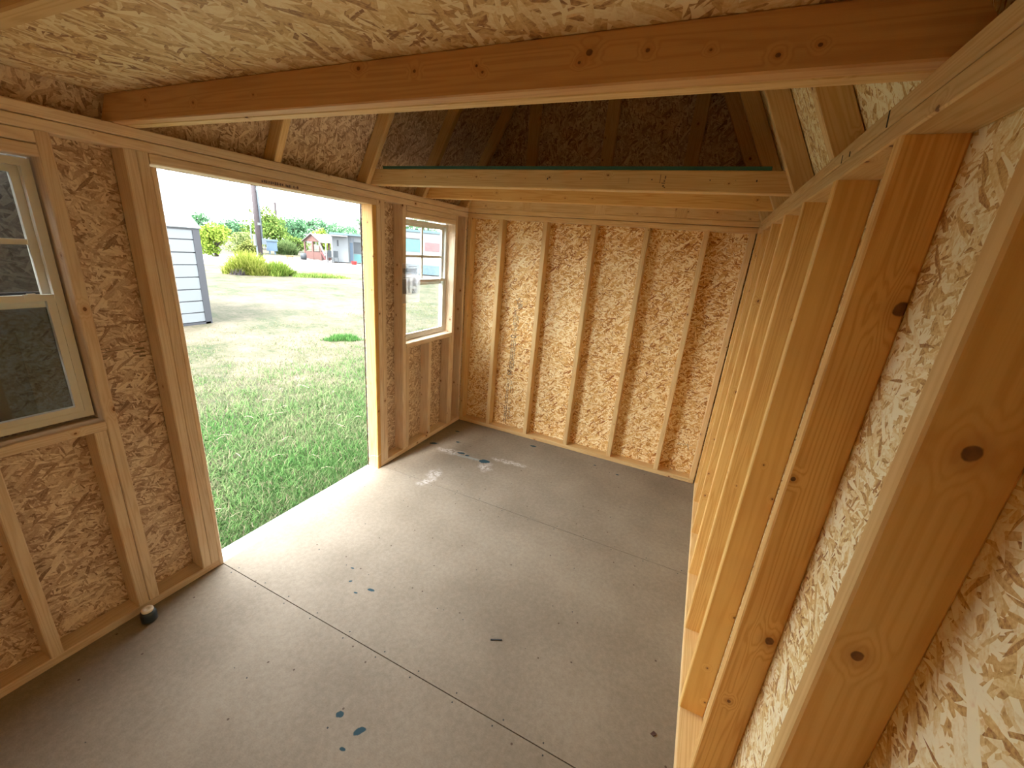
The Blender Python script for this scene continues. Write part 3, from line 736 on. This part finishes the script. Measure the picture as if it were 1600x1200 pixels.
spl = thing('wood_splinter', (58.4, -80.7, 0), 'thin dark splinter lying mid floor', 'splinter')
MB().lumber((57.5, -81.1, 0.0), Vector((.9, .45, 0)).normalized(), Vector((-.45, .9, 0)).normalized(), Z, 2.1, .28, .12, c=.03).build('splinter', M_DARK, spl)
lf = thing('dry_leaf', (86.2, -82.9, 0), 'tiny curled brown leaf on the floor by the right wall', 'leaf')
_l = MB(); _l.poly_prism([(85.8, -83.1, .03), (86.3, -83.3, .1), (86.7, -82.7, .05), (86.2, -82.5, .1)], (0, 0, 1), .05); _l.build('blade', M_BROWN, lf)
sg = thing('string', (0.1, -45.8, 4), 'thin loose string hanging across the right door trimmer near the floor', 'string')
MB().tube([(-2.9, -46.7, 3.6), (-1.5, -46.75, 4.2), (0.08, -46.62, 4.3), (0.12, -44.5, 4.9), (.1, -42.6, 6.2)], .05, 5).build('strand', M_STRING, sg)

# ================================================================== OUTDOORS
G = -8.0
gm_ = MB()
N = 26
gx = np.linspace(-2600, 1200, N); gy = np.linspace(-1600, 2600, N)
for i in range(N - 1):
    for j in range(N - 1):
        q = [(gx[i], gy[j]), (gx[i + 1], gy[j]), (gx[i + 1], gy[j + 1]), (gx[i], gy[j + 1])]
        gm_.face([(x, y, G) for x, y in q], q)
lawn = structure('ground', 'patchy lawn outside the shed doorway', gm_, M_GROUND)
rd = MB()
near = [(-1400, -150), (-980, 215), (-791, 351), (-752, 386), (-659, 440), (-566, 546), (-480, 592), (-330, 640), (-50, 720)]
far = [(-1750, 60), (-1330, 400), (-1110, 520), (-1090, 620), (-1075, 707), (-992, 760), (-930, 850), (-700, 1020), (-300, 1200)]
for i in range(len(near) - 1):
    rd.face([(*near[i], G + .35), (*near[i + 1], G + .35), (*far[i + 1], G + .35), (*far[i], G + .35)], [near[i], near[i + 1], far[i + 1], far[i]])
structure('path', 'white gravel drive beyond the lawn', rd, M_GRAVEL)

def vnoise(x, y, s, seed):
    r = np.random.default_rng(seed); T = r.random((64, 64))
    u, v = x / s, y / s; i, j = np.floor(u).astype(int), np.floor(v).astype(int); fu, fv = u - i, v - j
    fu, fv = fu * fu * (3 - 2 * fu), fv * fv * (3 - 2 * fv)
    g = lambda a, b: T[a % 64, b % 64]
    return (g(i, j) * (1 - fu) + g(i + 1, j) * fu) * (1 - fv) + (g(i, j + 1) * (1 - fu) + g(i + 1, j + 1) * fu) * fv
def blade_mesh(name, px, py, pz, hgt, wid, lean, col, mat, curl=1.0):
    n = len(px); a = rng.uniform(0, 2 * np.pi, n); la = rng.uniform(0, 2 * np.pi, n)
    dx, dy = np.cos(a) * wid / 2, np.sin(a) * wid / 2
    lx, ly = np.cos(la) * lean * hgt, np.sin(la) * lean * hgt
    V = np.zeros((n, 5, 3))
    zt = hgt * np.sqrt(np.clip(1 - lean ** 2 * .8, .05, 1))
    V[:, 0] = np.c_[px - dx, py - dy, pz]; V[:, 1] = np.c_[px + dx, py + dy, pz]
    V[:, 2] = np.c_[px - dx * .8 + lx * .4, py - dy * .8 + ly * .4, pz + zt * .6]; V[:, 3] = np.c_[px + dx * .8 + lx * .4, py + dy * .8 + ly * .4, pz + zt * .6]
    V[:, 4] = np.c_[px + lx * curl, py + ly * curl, pz + zt * np.where(lean > .7, .75, 1.0)]
    b = np.arange(n)[:, None] * 5
    F = np.concatenate([b + np.array([0, 1, 3]), b + np.array([0, 3, 2]), b + np.array([2, 3, 4])], axis=1).reshape(-1, 3)
    me = bpy.data.meshes.new(name)
    me.vertices.add(n * 5); me.vertices.foreach_set('co', (V.reshape(-1, 3) * S).astype(np.float32).ravel())
    me.loops.add(len(F) * 3); me.loops.foreach_set('vertex_index', F.astype(np.int32).ravel())
    me.polygons.add(len(F)); me.polygons.foreach_set('loop_start', np.arange(0, len(F) * 3, 3, dtype=np.int32))
    me.update(calc_edges=True)
    at = me.attributes.new('Col', 'FLOAT_COLOR', 'POINT')
    at.data.foreach_set('color', np.repeat(np.c_[col, np.ones(n)], 5, axis=0).astype(np.float32).ravel())
    me.materials.append(mat); me.validate()
    o = bpy.data.objects.new(name, me); COL.objects.link(o)
    return o
def mixc(a, b, t): return np.array(a)[None] * (1 - t[:, None]) + np.array(b)[None] * t[:, None]
GREEN_D, GREEN_L, STRAW = srgb(40, 69, 36), srgb(75, 106, 57), srgb(108, 102, 83)  # blade colours darkened against overexposed daylight
# lawn blades: dense by the doorway, thinning with distance
def scatter(n, x0, x1, p):
    d = x0 + (x1 - x0) * rng.random(n) ** p
    ang = rng.uniform(-0.95, 1.75, n)
    return -4.9 - d, -70 + (d + 18) * np.tan(np.clip(ang, -0.95, 1.2)) * 1.0
n = 120000
d = 2.6 + 250 * rng.random(n) ** 1.7
px = -4.9 - d
ylo, yhi = -98 - .15 * d, -44 + 1.65 * d
py = ylo + (yhi - ylo) * rng.random(n)
pn = vnoise(px, py, 26, 3) * .6 + vnoise(px, py, 9, 4) * .4
far_ = np.clip((d - 70) / 90, 0, 1)
keep = rng.random(n) < np.clip(1.25 - far_ * 1.0 + (pn - .5) * 1.6, .06, 1)
px, py, pn, far_, d = px[keep], py[keep], pn[keep], far_[keep], d[keep]
n = len(px)
hg = rng.uniform(1.6, 4.8, n) * (1 - .55 * far_); le = np.clip(rng.normal(.7, .22, n), .05, .98)
dry = np.clip(rng.normal(.18, .22, n) + far_ * .55 + (.5 - pn) * .9, 0, 1)
dry = np.where(rng.random(n) < .08, .95, dry)
cc_ = mixc(GREEN_D, GREEN_L, rng.random(n)) * (1 - dry[:, None]) + np.array(STRAW)[None] * dry[:, None]
tag(blade_mesh('grass', px, py, np.full(n, G), hg, rng.uniform(.14, .36, n), le, cc_, M_BLADE), 'tufted green and straw grass blades outside the door', 'grass', kind='stuff')
# long pale runners lying on the grass
rn = MB()
for k in range(46):
    dd = 2 + 90 * random.random() ** 1.5; x = -5 - dd; y = random.uniform(-95, -44 + 1.1 * dd); a = random.uniform(0, 6.28); L_ = random.uniform(3, 11); pts = []
    for q in range(5):
        pts.append((x, y, G + 1.4 + math.sin(q * 1.3) * .6)); a += random.uniform(-.5, .5); x += math.cos(a) * L_ / 4; y += math.sin(a) * L_ / 4
    rn.tube(pts, .1, 4, caps=False)
tag(rn.build('dry_grass_runners', M_STRAW), 'long pale dead grass runners lying over the lawn by the doorway', 'grass', kind='stuff')
# separate green tuft in the dry part
def patch(name, label, cx, cy, rx, ry, n, h, c0, c1, ang=0.0, wid=.35, lean=(.5, .28), cat='weeds'):
    t = rng.uniform(0, 2 * np.pi, n); r = rng.random(n) ** .62 * (.8 + .2 * np.sin(t * 3 + cx) + .12 * np.sin(t * 7 + cy))
    x, y = r * np.cos(t) * rx, r * np.sin(t) * ry
    X_, Y_ = cx + x * math.cos(ang) - y * math.sin(ang), cy + x * math.sin(ang) + y * math.cos(ang)
    hh = h * (1.05 - .6 * r ** 2) * rng.uniform(.4, 1.25, n)
    o = blade_mesh(name, X_, Y_, np.full(n, G), hh, rng.uniform(.6, 1.2, n) * wid, np.clip(rng.normal(*lean, n), .02, .95), mixc(c0, c1, rng.random(n)), M_BLADE)
    return tag(o, label, cat, kind='stuff')
patch('grass_tuft', 'small green tuft alone in the dry middle lawn', -160, 92, 16, 10, 1400, 4.5, srgb(35, 70, 32), srgb(73, 105, 55), .9, .4, cat='grass')
patch('weeds', 'tall yellow green weeds around the utility pole', -606, 318, 34, 20, 4200, 34, srgb(79, 96, 28), srgb(135, 138, 70), .9, 1.3)
patch('weeds', 'lower green weeds right of the utility pole weeds', -584, 352, 30, 18, 2600, 24, srgb(63, 90, 28), srgb(113, 127, 60), .9, 1.2)
patch('weeds', 'flat green growth trailing from the weed clump', -545, 400, 55, 20, 2500, 7, srgb(63, 90, 37), srgb(108, 121, 65), .9, 1.2)
patch('weeds', 'pale dry brush heap at the foot of the weeds', -604, 300, 12, 7, 700, 11, srgb(70, 65, 70), srgb(106, 101, 98), .9, .8)
patch('weeds', 'rough green verge behind the gravel drive', -1150, 806, 34, 16, 2200, 42, srgb(59, 79, 45), srgb(100, 115, 73), .9, 2.4)

# metal building --------------------------------------------------------------------
ms = thing('metal_shed', (-270, 62, G), 'white metal outbuilding with grey corner trim left of the doorway view', 'shed')
bx0, bx1, by0, by1, zt_ = -372.0, -270.0, -80.0, 62.0, 61.5
zs = [G + 1.5, 0.8, 9.6, 18.4, 27.4, 36.4, 45.2, 54.3, zt_]
for i in range(8):
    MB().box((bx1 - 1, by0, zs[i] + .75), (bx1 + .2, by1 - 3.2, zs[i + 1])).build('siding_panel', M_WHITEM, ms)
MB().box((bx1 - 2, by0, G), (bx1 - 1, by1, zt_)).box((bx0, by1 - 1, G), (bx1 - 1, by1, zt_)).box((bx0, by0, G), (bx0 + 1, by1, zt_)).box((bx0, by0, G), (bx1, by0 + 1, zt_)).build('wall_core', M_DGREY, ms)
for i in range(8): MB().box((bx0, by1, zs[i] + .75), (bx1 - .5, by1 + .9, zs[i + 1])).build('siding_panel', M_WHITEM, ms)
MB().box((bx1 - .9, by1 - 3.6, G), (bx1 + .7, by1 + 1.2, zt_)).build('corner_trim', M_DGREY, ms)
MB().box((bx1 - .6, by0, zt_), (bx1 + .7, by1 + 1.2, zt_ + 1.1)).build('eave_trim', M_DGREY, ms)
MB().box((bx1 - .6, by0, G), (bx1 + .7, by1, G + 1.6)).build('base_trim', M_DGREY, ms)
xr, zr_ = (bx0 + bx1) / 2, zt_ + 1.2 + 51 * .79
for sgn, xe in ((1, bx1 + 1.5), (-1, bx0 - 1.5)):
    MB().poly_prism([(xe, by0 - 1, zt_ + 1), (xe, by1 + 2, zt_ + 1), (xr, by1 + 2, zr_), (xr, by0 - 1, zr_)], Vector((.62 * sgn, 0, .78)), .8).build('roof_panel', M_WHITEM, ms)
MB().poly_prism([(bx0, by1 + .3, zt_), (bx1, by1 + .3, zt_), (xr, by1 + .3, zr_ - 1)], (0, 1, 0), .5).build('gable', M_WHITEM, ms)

# utility pole ---------------------------------------------------------------------------
up = thing('utility_pole', (-938, 571, G), 'weathered wooden utility pole with meter boxes and conduit', 'pole')
MB().tube([(-938, 571, G), (-937, 570, 120), (-936, 569, 330)], [6.5, 5.8, 4.6], 10).build('pole', M_POLE, up, smooth=True)
MB().tube([(-932, 576, 30), (-931, 575, 150), (-931, 574, 300)], 2.2, 8).build('conduit', M_CONDUIT, up, smooth=True)
mbx = MB().box((-944, 561, 24), (-937, 568, 50)).build('meter_box', M_PALEBOX, up)
MB().box((-941, 564, -4), (-936, 569, 24)).build('meter_box', M_CONDUIT, up)
MB().box((-934, 574, 28), (-929, 584, 42)).build('meter_box', M_CONDUIT, up)
MB().tube([(-931, 577, 28), (-930, 578, 20), (-930, 583, 18), (-930, 585, 24), (-931, 585, 32)], .8, 6).build('cable_loop', M_CONDUIT, up)
MB().box((-935, 568, 72), (-930, 575, 78)).build('bracket', M_PALEBOX, up)
am = thing('mast', (-1040, 620, G), 'thin pale mast pole left of the utility pole', 'pole')
MB().tube([(-1040, 620, G), (-1038, 622, 90)], 1.6, 8).build('lower_tube', M_CONDUIT, am); MB().tube([(-1038, 622, 90), (-1037, 623, 165)], 1.1, 6).build('upper_tube', M_POLE, am)
fp = thing('far_post', (-1560, 1085, G), 'short post top showing above the central tree', 'pole')
MB().tube([(-1560, 1085, G), (-1560, 1085, 168)], 4.5, 8).build('post', M_POLE, fp)

bc = thing('blue_cabinet', (-1136, 746, G), 'blue outdoor cabinet with pale lid beside the utility pole', 'cabinet')
ey = Vector((16, 24, 0)).normalized(); exx = Vector((.83, -.55, 0))
fr_ = (Vector((-1144, 735, G)), ey, exx * -1, Z)
MB().box((0, 0, 10), (29, 14, 38), frame=fr_).build('body', M_BLUE, bc)
MB().box((-2, -2, 38), (32, 16, 43), frame=fr_).build('lid', M_BLUEL, bc)
for a in (6, 20): MB().box((a, 3, 0), (a + 4, 8, 10), frame=fr_).build('leg', M_BLUE, bc)

# trees ------------------------------------------------------------------------------------
def tree(label, cx, cy, hw, zt, n, c0, c1, leaf=7.0, zb=G, name='tree', low=.12, trunk=True, k=1.0):
    cx, cy, hw, zt = 79.6 + k * (cx - 79.6), -132.3 + k * (cy + 132.3), hw * k, 67.4 + k * (zt - 67.4); leaf = leaf * (.4 + .6 * k)
    t = thing(name, (cx, cy, G), label, 'tree' if name == 'tree' else 'shrub', 'trees and shrubs beyond the drive')
    h = zt - zb; hw = hw * 1.3
    if trunk:
        m = MB().tube([(cx, cy, G), (cx + 2, cy, zb + h * .35), (cx - 3, cy + 3, zb + h * .75)], [hw * .1, hw * .07, hw * .03], 7)
        for k in range(5):
            a = k * 1.3; m.tube([(cx + 1, cy, zb + h * (.25 + .06 * k)), (cx + math.cos(a) * hw * .6, cy + math.sin(a) * hw * .6, zb + h * (.5 + .07 * k))], [hw * .045, hw * .015], 5)
        m.build('trunk', M_TRUNK, t)
    nb_ = 16; C = []
    for k in range(nb_):
        a = rng.uniform(0, 6.28); r = math.sqrt(rng.random()) * .8; z = rng.uniform(low + .14, .86)
        r *= (1.0 - .55 * max(0, z - .45) / .55)
        C.append((math.cos(a) * r * hw, math.sin(a) * r * hw, zb + z * h, rng.uniform(.34, .5)))
    C = np.array(C); idx = rng.integers(0, nb_, n)
    u = rng.normal(size=(n, 3)); u /= np.linalg.norm(u, axis=1)[:, None]; rr = rng.random(n) ** (1 / 2.2)
    P = np.c_[cx + C[idx, 0] + u[:, 0] * rr * C[idx, 3] * hw, cy + C[idx, 1] + u[:, 1] * rr * C[idx, 3] * hw, C[idx, 2] + u[:, 2] * rr * C[idx, 3] * min(hw, h * .5)]
    P[:, 2] = np.clip(P[:, 2], zb + 1, zt)
    A = rng.normal(size=(n, 3)); A /= np.linalg.norm(A, axis=1)[:, None]; Bv = np.cross(A, rng.normal(size=(n, 3))); Bv /= np.linalg.norm(Bv, axis=1)[:, None]
    sz = leaf * rng.uniform(.6, 1.3, n)[:, None]
    V = np.stack([P - A * sz * .5, P + Bv * sz * .28, P + A * sz * .5, P - Bv * sz * .28], 1) - np.array([cx, cy, G])
    me = bpy.data.meshes.new('foliage')
    me.vertices.add(n * 4); me.vertices.foreach_set('co', (V.reshape(-1, 3) * S).astype(np.float32).ravel())
    me.loops.add(n * 4); me.loops.foreach_set('vertex_index', np.arange(n * 4, dtype=np.int32))
    me.polygons.add(n); me.polygons.foreach_set('loop_start', np.arange(0, n * 4, 4, dtype=np.int32))
    me.update(calc_edges=True)
    col = mixc(c0, c1, np.clip(rng.normal(.5, .3, n) + .25 * (C[idx, 3] - .34) / .08, 0, 1))
    at = me.attributes.new('Col', 'FLOAT_COLOR', 'POINT'); at.data.foreach_set('color', np.repeat(np.c_[col, np.ones(n)], 4, axis=0).astype(np.float32).ravel())
    me.materials.append(M_LEAF); me.validate()
    o = bpy.data.objects.new('foliage', me); COL.objects.link(o); o.parent = t
DG0, DG1 = srgb(40, 67, 53), srgb(76, 108, 76)  # leaf colours darkened to offset the bright outdoor exposure
MG0, MG1 = srgb(48, 74, 33), srgb(90, 108, 53)
YG0, YG1 = srgb(66, 92, 28), srgb(115, 133, 56)
tree('bright green willow like shrub behind the white outbuilding', -1008, 508, 36, 72, 3200, YG0, YG1, 6.5, low=.0)
tree('darker tree behind the bright green shrub', -1410, 700, 40, 96, 1800, DG0, DG1, 9, k=1.12)
tree('dark tree at the far left behind the outbuilding', -1430, 640, 36, 80, 1300, DG0, DG1, 9, k=1.4)
tree('tall broad leafy tree behind the utility pole', -1255, 842, 62, 134, 4600, MG0, MG1, 9, k=1.12)
tree('dark treetop on the right shoulder of the central tree', -1300, 930, 50, 122, 2600, DG0, DG1, 9, k=1.45)
tree('dark blue green tree left of the central tree', -1352, 785, 36, 88, 1800, DG0, DG1, 9, k=1.35)
tree('dark tree above the brown gazebo', -1410, 1052, 44, 106, 2000, DG0, DG1, 9, k=1.12)
tree('wide dark tree behind the gazebo roof', -1440, 1160, 62, 128, 2600, DG0, DG1, 10, k=1.6)
tree('low dark tree left of the white mobile home', -1440, 1270, 50, 118, 2000, DG0, DG1, 10, k=1.9)
tree('small yellow green tree above the gazebo roof', -1199, 988, 27, 82, 1200, YG0, YG1, 8)
tree('sparse dark tree above the mobile home', -1390, 1373, 44, 168, 1300, DG0, DG1, 9, k=2.2)
tree('pale olive brush filling the gap behind the willow like shrub', -1120, 660, 40, 50, 2000, srgb(66, 84, 48), srgb(116, 126, 78), 7, name='shrub', low=0, trunk=False, k=1.05)
tree('low olive bush at the foot of the utility pole', -1015, 592, 23, 36, 1500, srgb(61, 75, 33), srgb(102, 106, 58), 6, name='shrub', low=0, trunk=False)
tree('leafy tree behind the trailer seen through the gridded window', -880, 1150, 62, 166, 2200, DG0, DG1, 10)
tree('second tree behind the trailer, toward its right end', -740, 1200, 60, 160, 1800, DG0, DG1, 10, k=1.2)

tree('low dark tree between the bright shrub and the utility pole', -1390, 790, 44, 84, 1800, DG0, DG1, 9, k=1.7)
tree('broad dark tree between the central tree and the gazebo', -1380, 985, 52, 104, 2200, DG0, DG1, 9, k=1.85)
tree('mid green undergrowth tree left behind the gazebo', -1240, 905, 34, 52, 1500, MG0, MG1, 8, k=1.05)
tree('distant dark tree between the yellow green tree and mobile home', -1420, 1330, 46, 112, 1500, DG0, DG1, 10, k=2.9)
# gazebo ------------------------------------------------------------------------------------------
gz = thing('gazebo', (-925, 742, G), 'brown wooden gazebo with pale pitched roof', 'gazebo')
vw = Vector((-.76, .65, 0)); rt = Vector((.65, .76, 0)); q45 = math.sqrt(.5)
ge, se = (rt - vw) * q45, (rt + vw) * q45           # gable width direction, side direction
P1 = Vector((-921, 740, 0)); gw, sd_ = 62.0, 60.0
P0 = P1 - ge * gw
fg = (P0, ge, se, Z)
zg, zgr = 42.0, 61.0
for (a, c_) in ((0, 0), (gw - 4, 0), (0, sd_ - 4), (gw - 4, sd_ - 4), (gw / 2 - 2, 0), (gw - 4, sd_ / 2)):
    MB().box((a, c_, G), (a + 4, c_ + 4, zg), frame=fg).build('post', M_BROWN, gz)
for lo, hi in (((4, .5, G + 2), (gw / 2 - 2, 2.5, 14)), ((gw / 2 + 2, .5, G + 2), (gw - 4, 2.5, 14)), ((gw - 3, 4, G + 2), (gw - 1, sd_ / 2, 14)), ((gw - 3, sd_ / 2 + 4, G + 2), (gw - 1, sd_ - 4, 14)), ((1, 4, G + 2), (3, sd_ - 4, 14))):
    MB().box(lo, hi, frame=fg).build('half_wall', M_BROWN, gz)
T = lambda a, c_, z: P0 + ge * a + se * c_ + Z * z
MB().poly_prism([T(0, 1, zg), T(gw, 1, zg), T(gw / 2, 1, zgr)], se, 1.5).build('gable', M_BROWN, gz)
for sg_, xe in ((-1, -4), (1, gw + 4)):
    MB().poly_prism([T(xe, -4, zg - 2), T(xe, sd_ + 4, zg - 2), T(gw / 2, sd_ + 4, zgr + 1), T(gw / 2, -4, zgr + 1)], (ge * sg_ * .5 + Z * .86), 1.2).build('roof_panel', M_ROOFW, gz)

# white mobile home ------------------------------------------------------------------------------
mh = thing('mobile_home', (-850, 730, G), 'white mobile home with dark gridded window and blue door', 'house')
eh = Vector((65, 63, 0)).normalized(); nh = Vector((-eh.y, eh.x, 0))
fh = (Vector((-860, 722, 0)), eh, nh, Z)
MB().box((0, 0, G + 3), (42, 50, 66), frame=fh).build('wall_panel', M_WHITEM, mh)
MB().box((42, 14, G + 3), (230, 50, 66), frame=fh).build('wall_panel', M_WHITEM, mh)
MB().box((-4, -3, 66), (234, 54, 71), frame=fh).build('roof_slab', M_BLUEL, mh)
MB().box((46, 12.6, 5 - 9), (54, 14, 48), frame=fh).build('door', M_BLUE, mh)
wf2 = MB().box((56, 12.4, 20), (82, 14, 50), frame=fh).build('window_frame', M_DARK, mh)
for k in range(4): MB().box((57.5 + k * 6.2, 12.1, 22), (61.6 + k * 6.2, 12.5, 48), frame=fh).build('pane', M_BLUEL, wf2)
MB().box((56, 12.8, G + 3), (90, 14, 18), frame=fh).build('lower_panel', M_TEAL, mh)
MB().box((14, -.6, 36), (18, 0, 52), frame=fh).build('narrow_window', M_DARK, mh)
for a in (43, 47, 51, 55): MB().box((a + 1, 13, 50), (a + 2, 14, 60), frame=fh).build('siding_rib', M_BLUE, mh)
for a in (-14, 0.5): MB().box((a, -26, G), (a + 3, -23, 62), frame=fh).build('porch_post', M_TRAILW, mh)
MB().box((-18, -28, 62), (42, -2, 65), frame=fh).build('porch_roof', M_ROOFW, mh)

sl_ = thing('playground_slide', (-892, 716, G), 'white slide with red foot leaning at the gazebo', 'slide')
a0, a1 = Vector((-898, 711, 40)), Vector((-884, 726, G)); dirs = (a1 - a0).normalized(); sdv = Vector((.66, .75, 0)).cross(dirs).normalized()
MB().lumber(a0, dirs, Vector((.6, .2, .75)), sdv, (a1 - a0).length * .72, 6, 1.2).build('chute', M_TRAILW, sl_)
MB().lumber(a0 + dirs * (a1 - a0).length * .5 - Vector((4, 2, 0)), dirs, Vector((.6, .2, .3)), sdv, (a1 - a0).length * .4, 5, 1.2).build('chute_foot', M_RED, sl_)
def chair(px_, py_, label):
    c = thing('garden_chair', (px_, py_, G), label, 'chair', 'dark chairs by the mobile home')
    f = (Vector((px_, py_, G)), rt, vw, Z)
    MB().box((-6, -6, 14), (6, 6, 15.5), frame=f).build('seat', M_DARK, c)
    MB().box((-6, 5, 15.5), (6, 6.5, 32), frame=f).build('backrest', M_DARK, c)
    for a in (-6, 4.5):
        for b2 in (-6, 4.5): MB().box((a, b2, 0), (a + 1.5, b2 + 1.5, 14), frame=f).build('leg', M_DARK, c)
chair(-848, 704, 'dark garden chair nearer the gazebo'); chair(-838, 715, 'dark garden chair nearer the white mobile home')
rc = thing('red_tub', (-789, 730, G), 'red plastic tub in front of the mobile home', 'tub')
MB().lathe((-789, 730, G), [(0, 0), (6, 0), (7.5, 9), (7.8, 9.5), (7, 9.5), (5.6, 1), (0, 1)], 14).build('bowl', M_RED2, rc)
MB().lathe((-774, 738, G), [(0, 0), (3.5, 0), (4.4, 9), (4, 9), (0, 8.5)], 12).build('bowl', M_RED2, rc) if False else None
yb_ = thing('wooden_rocker', (-966, 673, G), 'small yellow brown wooden frame on the gravel', 'frame')
for dx_ in (-7, 5): MB().lumber((-966 + dx_ * .6, 673 + dx_ * .7, G), Vector((.25, .28, .92)).normalized(), rt, vw, 10, 2, 2).build('leg', M_YELLOW, yb_)
MB().box((-8, -2, 6), (8, 2, 9), frame=(Vector((-966, 673, G)), rt, vw, Z)).build('crossbar', M_YELLOW, yb_)
db = thing('dark_barrel', (-944, 700, G), 'dark squat barrel left of the gazebo', 'barrel')
MB().lathe((-944, 700, G), [(0, 0), (7, 0), (8, 9), (7, 18), (0, 18)], 14).build('barrel_body', M_DARK, db, smooth=True)
lp = thing('street_lamp', (-1063, 840, G), 'curved pale lamp post rising behind the gazebo', 'lamp')
MB().tube([(-1060, 843, G), (-1060, 843, 62), (-1062, 841, 72), (-1067, 835, 76), (-1071, 830, 74)], 1.3, 6).build('post', M_PALEBOX, lp)
MB().lathe((-1072, 829, 71), [(0, 0), (3, .5), (2, 3.5), (0, 4)], 10).build('lamp_head', M_PALEBOX, lp)

# trailer seen through window_2 --------------------------------------------------------------------
tl_ = thing('trailer', (-512, 672, G), 'white trailer with teal panel and red emblem seen through the gridded window', 'trailer')
et = Vector((70, 51, 0)).normalized(); nt_ = Vector((-et.y, et.x, 0))
ft = (Vector((-580, 622, 0)), et, nt_, Z)
MB().box((0, 0, 10), (190, 84, 86), frame=ft).build('body', M_TRAILW, tl_)
MB().box((-2, -2, 86), (192, 86, 91), frame=ft).build('roof_slab', M_BLUEL, tl_)
MB().box((-2, -.8, -5), (190, 0, 16), frame=ft).build('skirt', M_BLUEL, tl_)
pn_ = MB().box((20, -.8, 44), (72, 0, 70), frame=ft).build('side_panel', M_TEAL, tl_)
em = MB(); ce = (55, 57)
ellipse = [Vector((ce[0] + 12 * math.cos(2 * math.pi * k / 24), 0, ce[1] + 10 * math.sin(2 * math.pi * k / 24))) for k in range(24)]
em.poly_prism([ft[0] + et * p.x - nt_ * 1.6 + Z * p.z for p in ellipse], nt_, .7)
em.build('emblem', M_RED, pn_)
sw = MB(); band = [Vector((44.0, 0, 62.0)), Vector((51, 0, 56)), Vector((60, 0, 48.2)), Vector((62.5, 0, 49)), Vector((58, 0, 57)), Vector((50, 0, 65.5)), Vector((46.5, 0, 65.5))]
sw.poly_prism([ft[0] + et * p.x - nt_ * 2.0 + Z * p.z for p in band], nt_, .35); sw.build('emblem_swoosh', M_TRAILW, pn_)
MB().box((82, -.9, 48), (121, 0, 66), frame=ft).build('red_panel', M_RED, tl_)
MB().box((18, -1.2, 71), (70, 0, 72.5), frame=ft).build('awning_rail', M_DGREY, tl_)
for a in (60, 100):
    cw = ft[0] + et * a + nt_ * 3 + Z * (G + 11)
    MB().tube([cw + nt_ * 6, cw + nt_ * 14], 11, 16).build('wheel', M_DARK, tl_)
for o in list(bpy.data.objects):
    if '_base' in o: del o['_base']
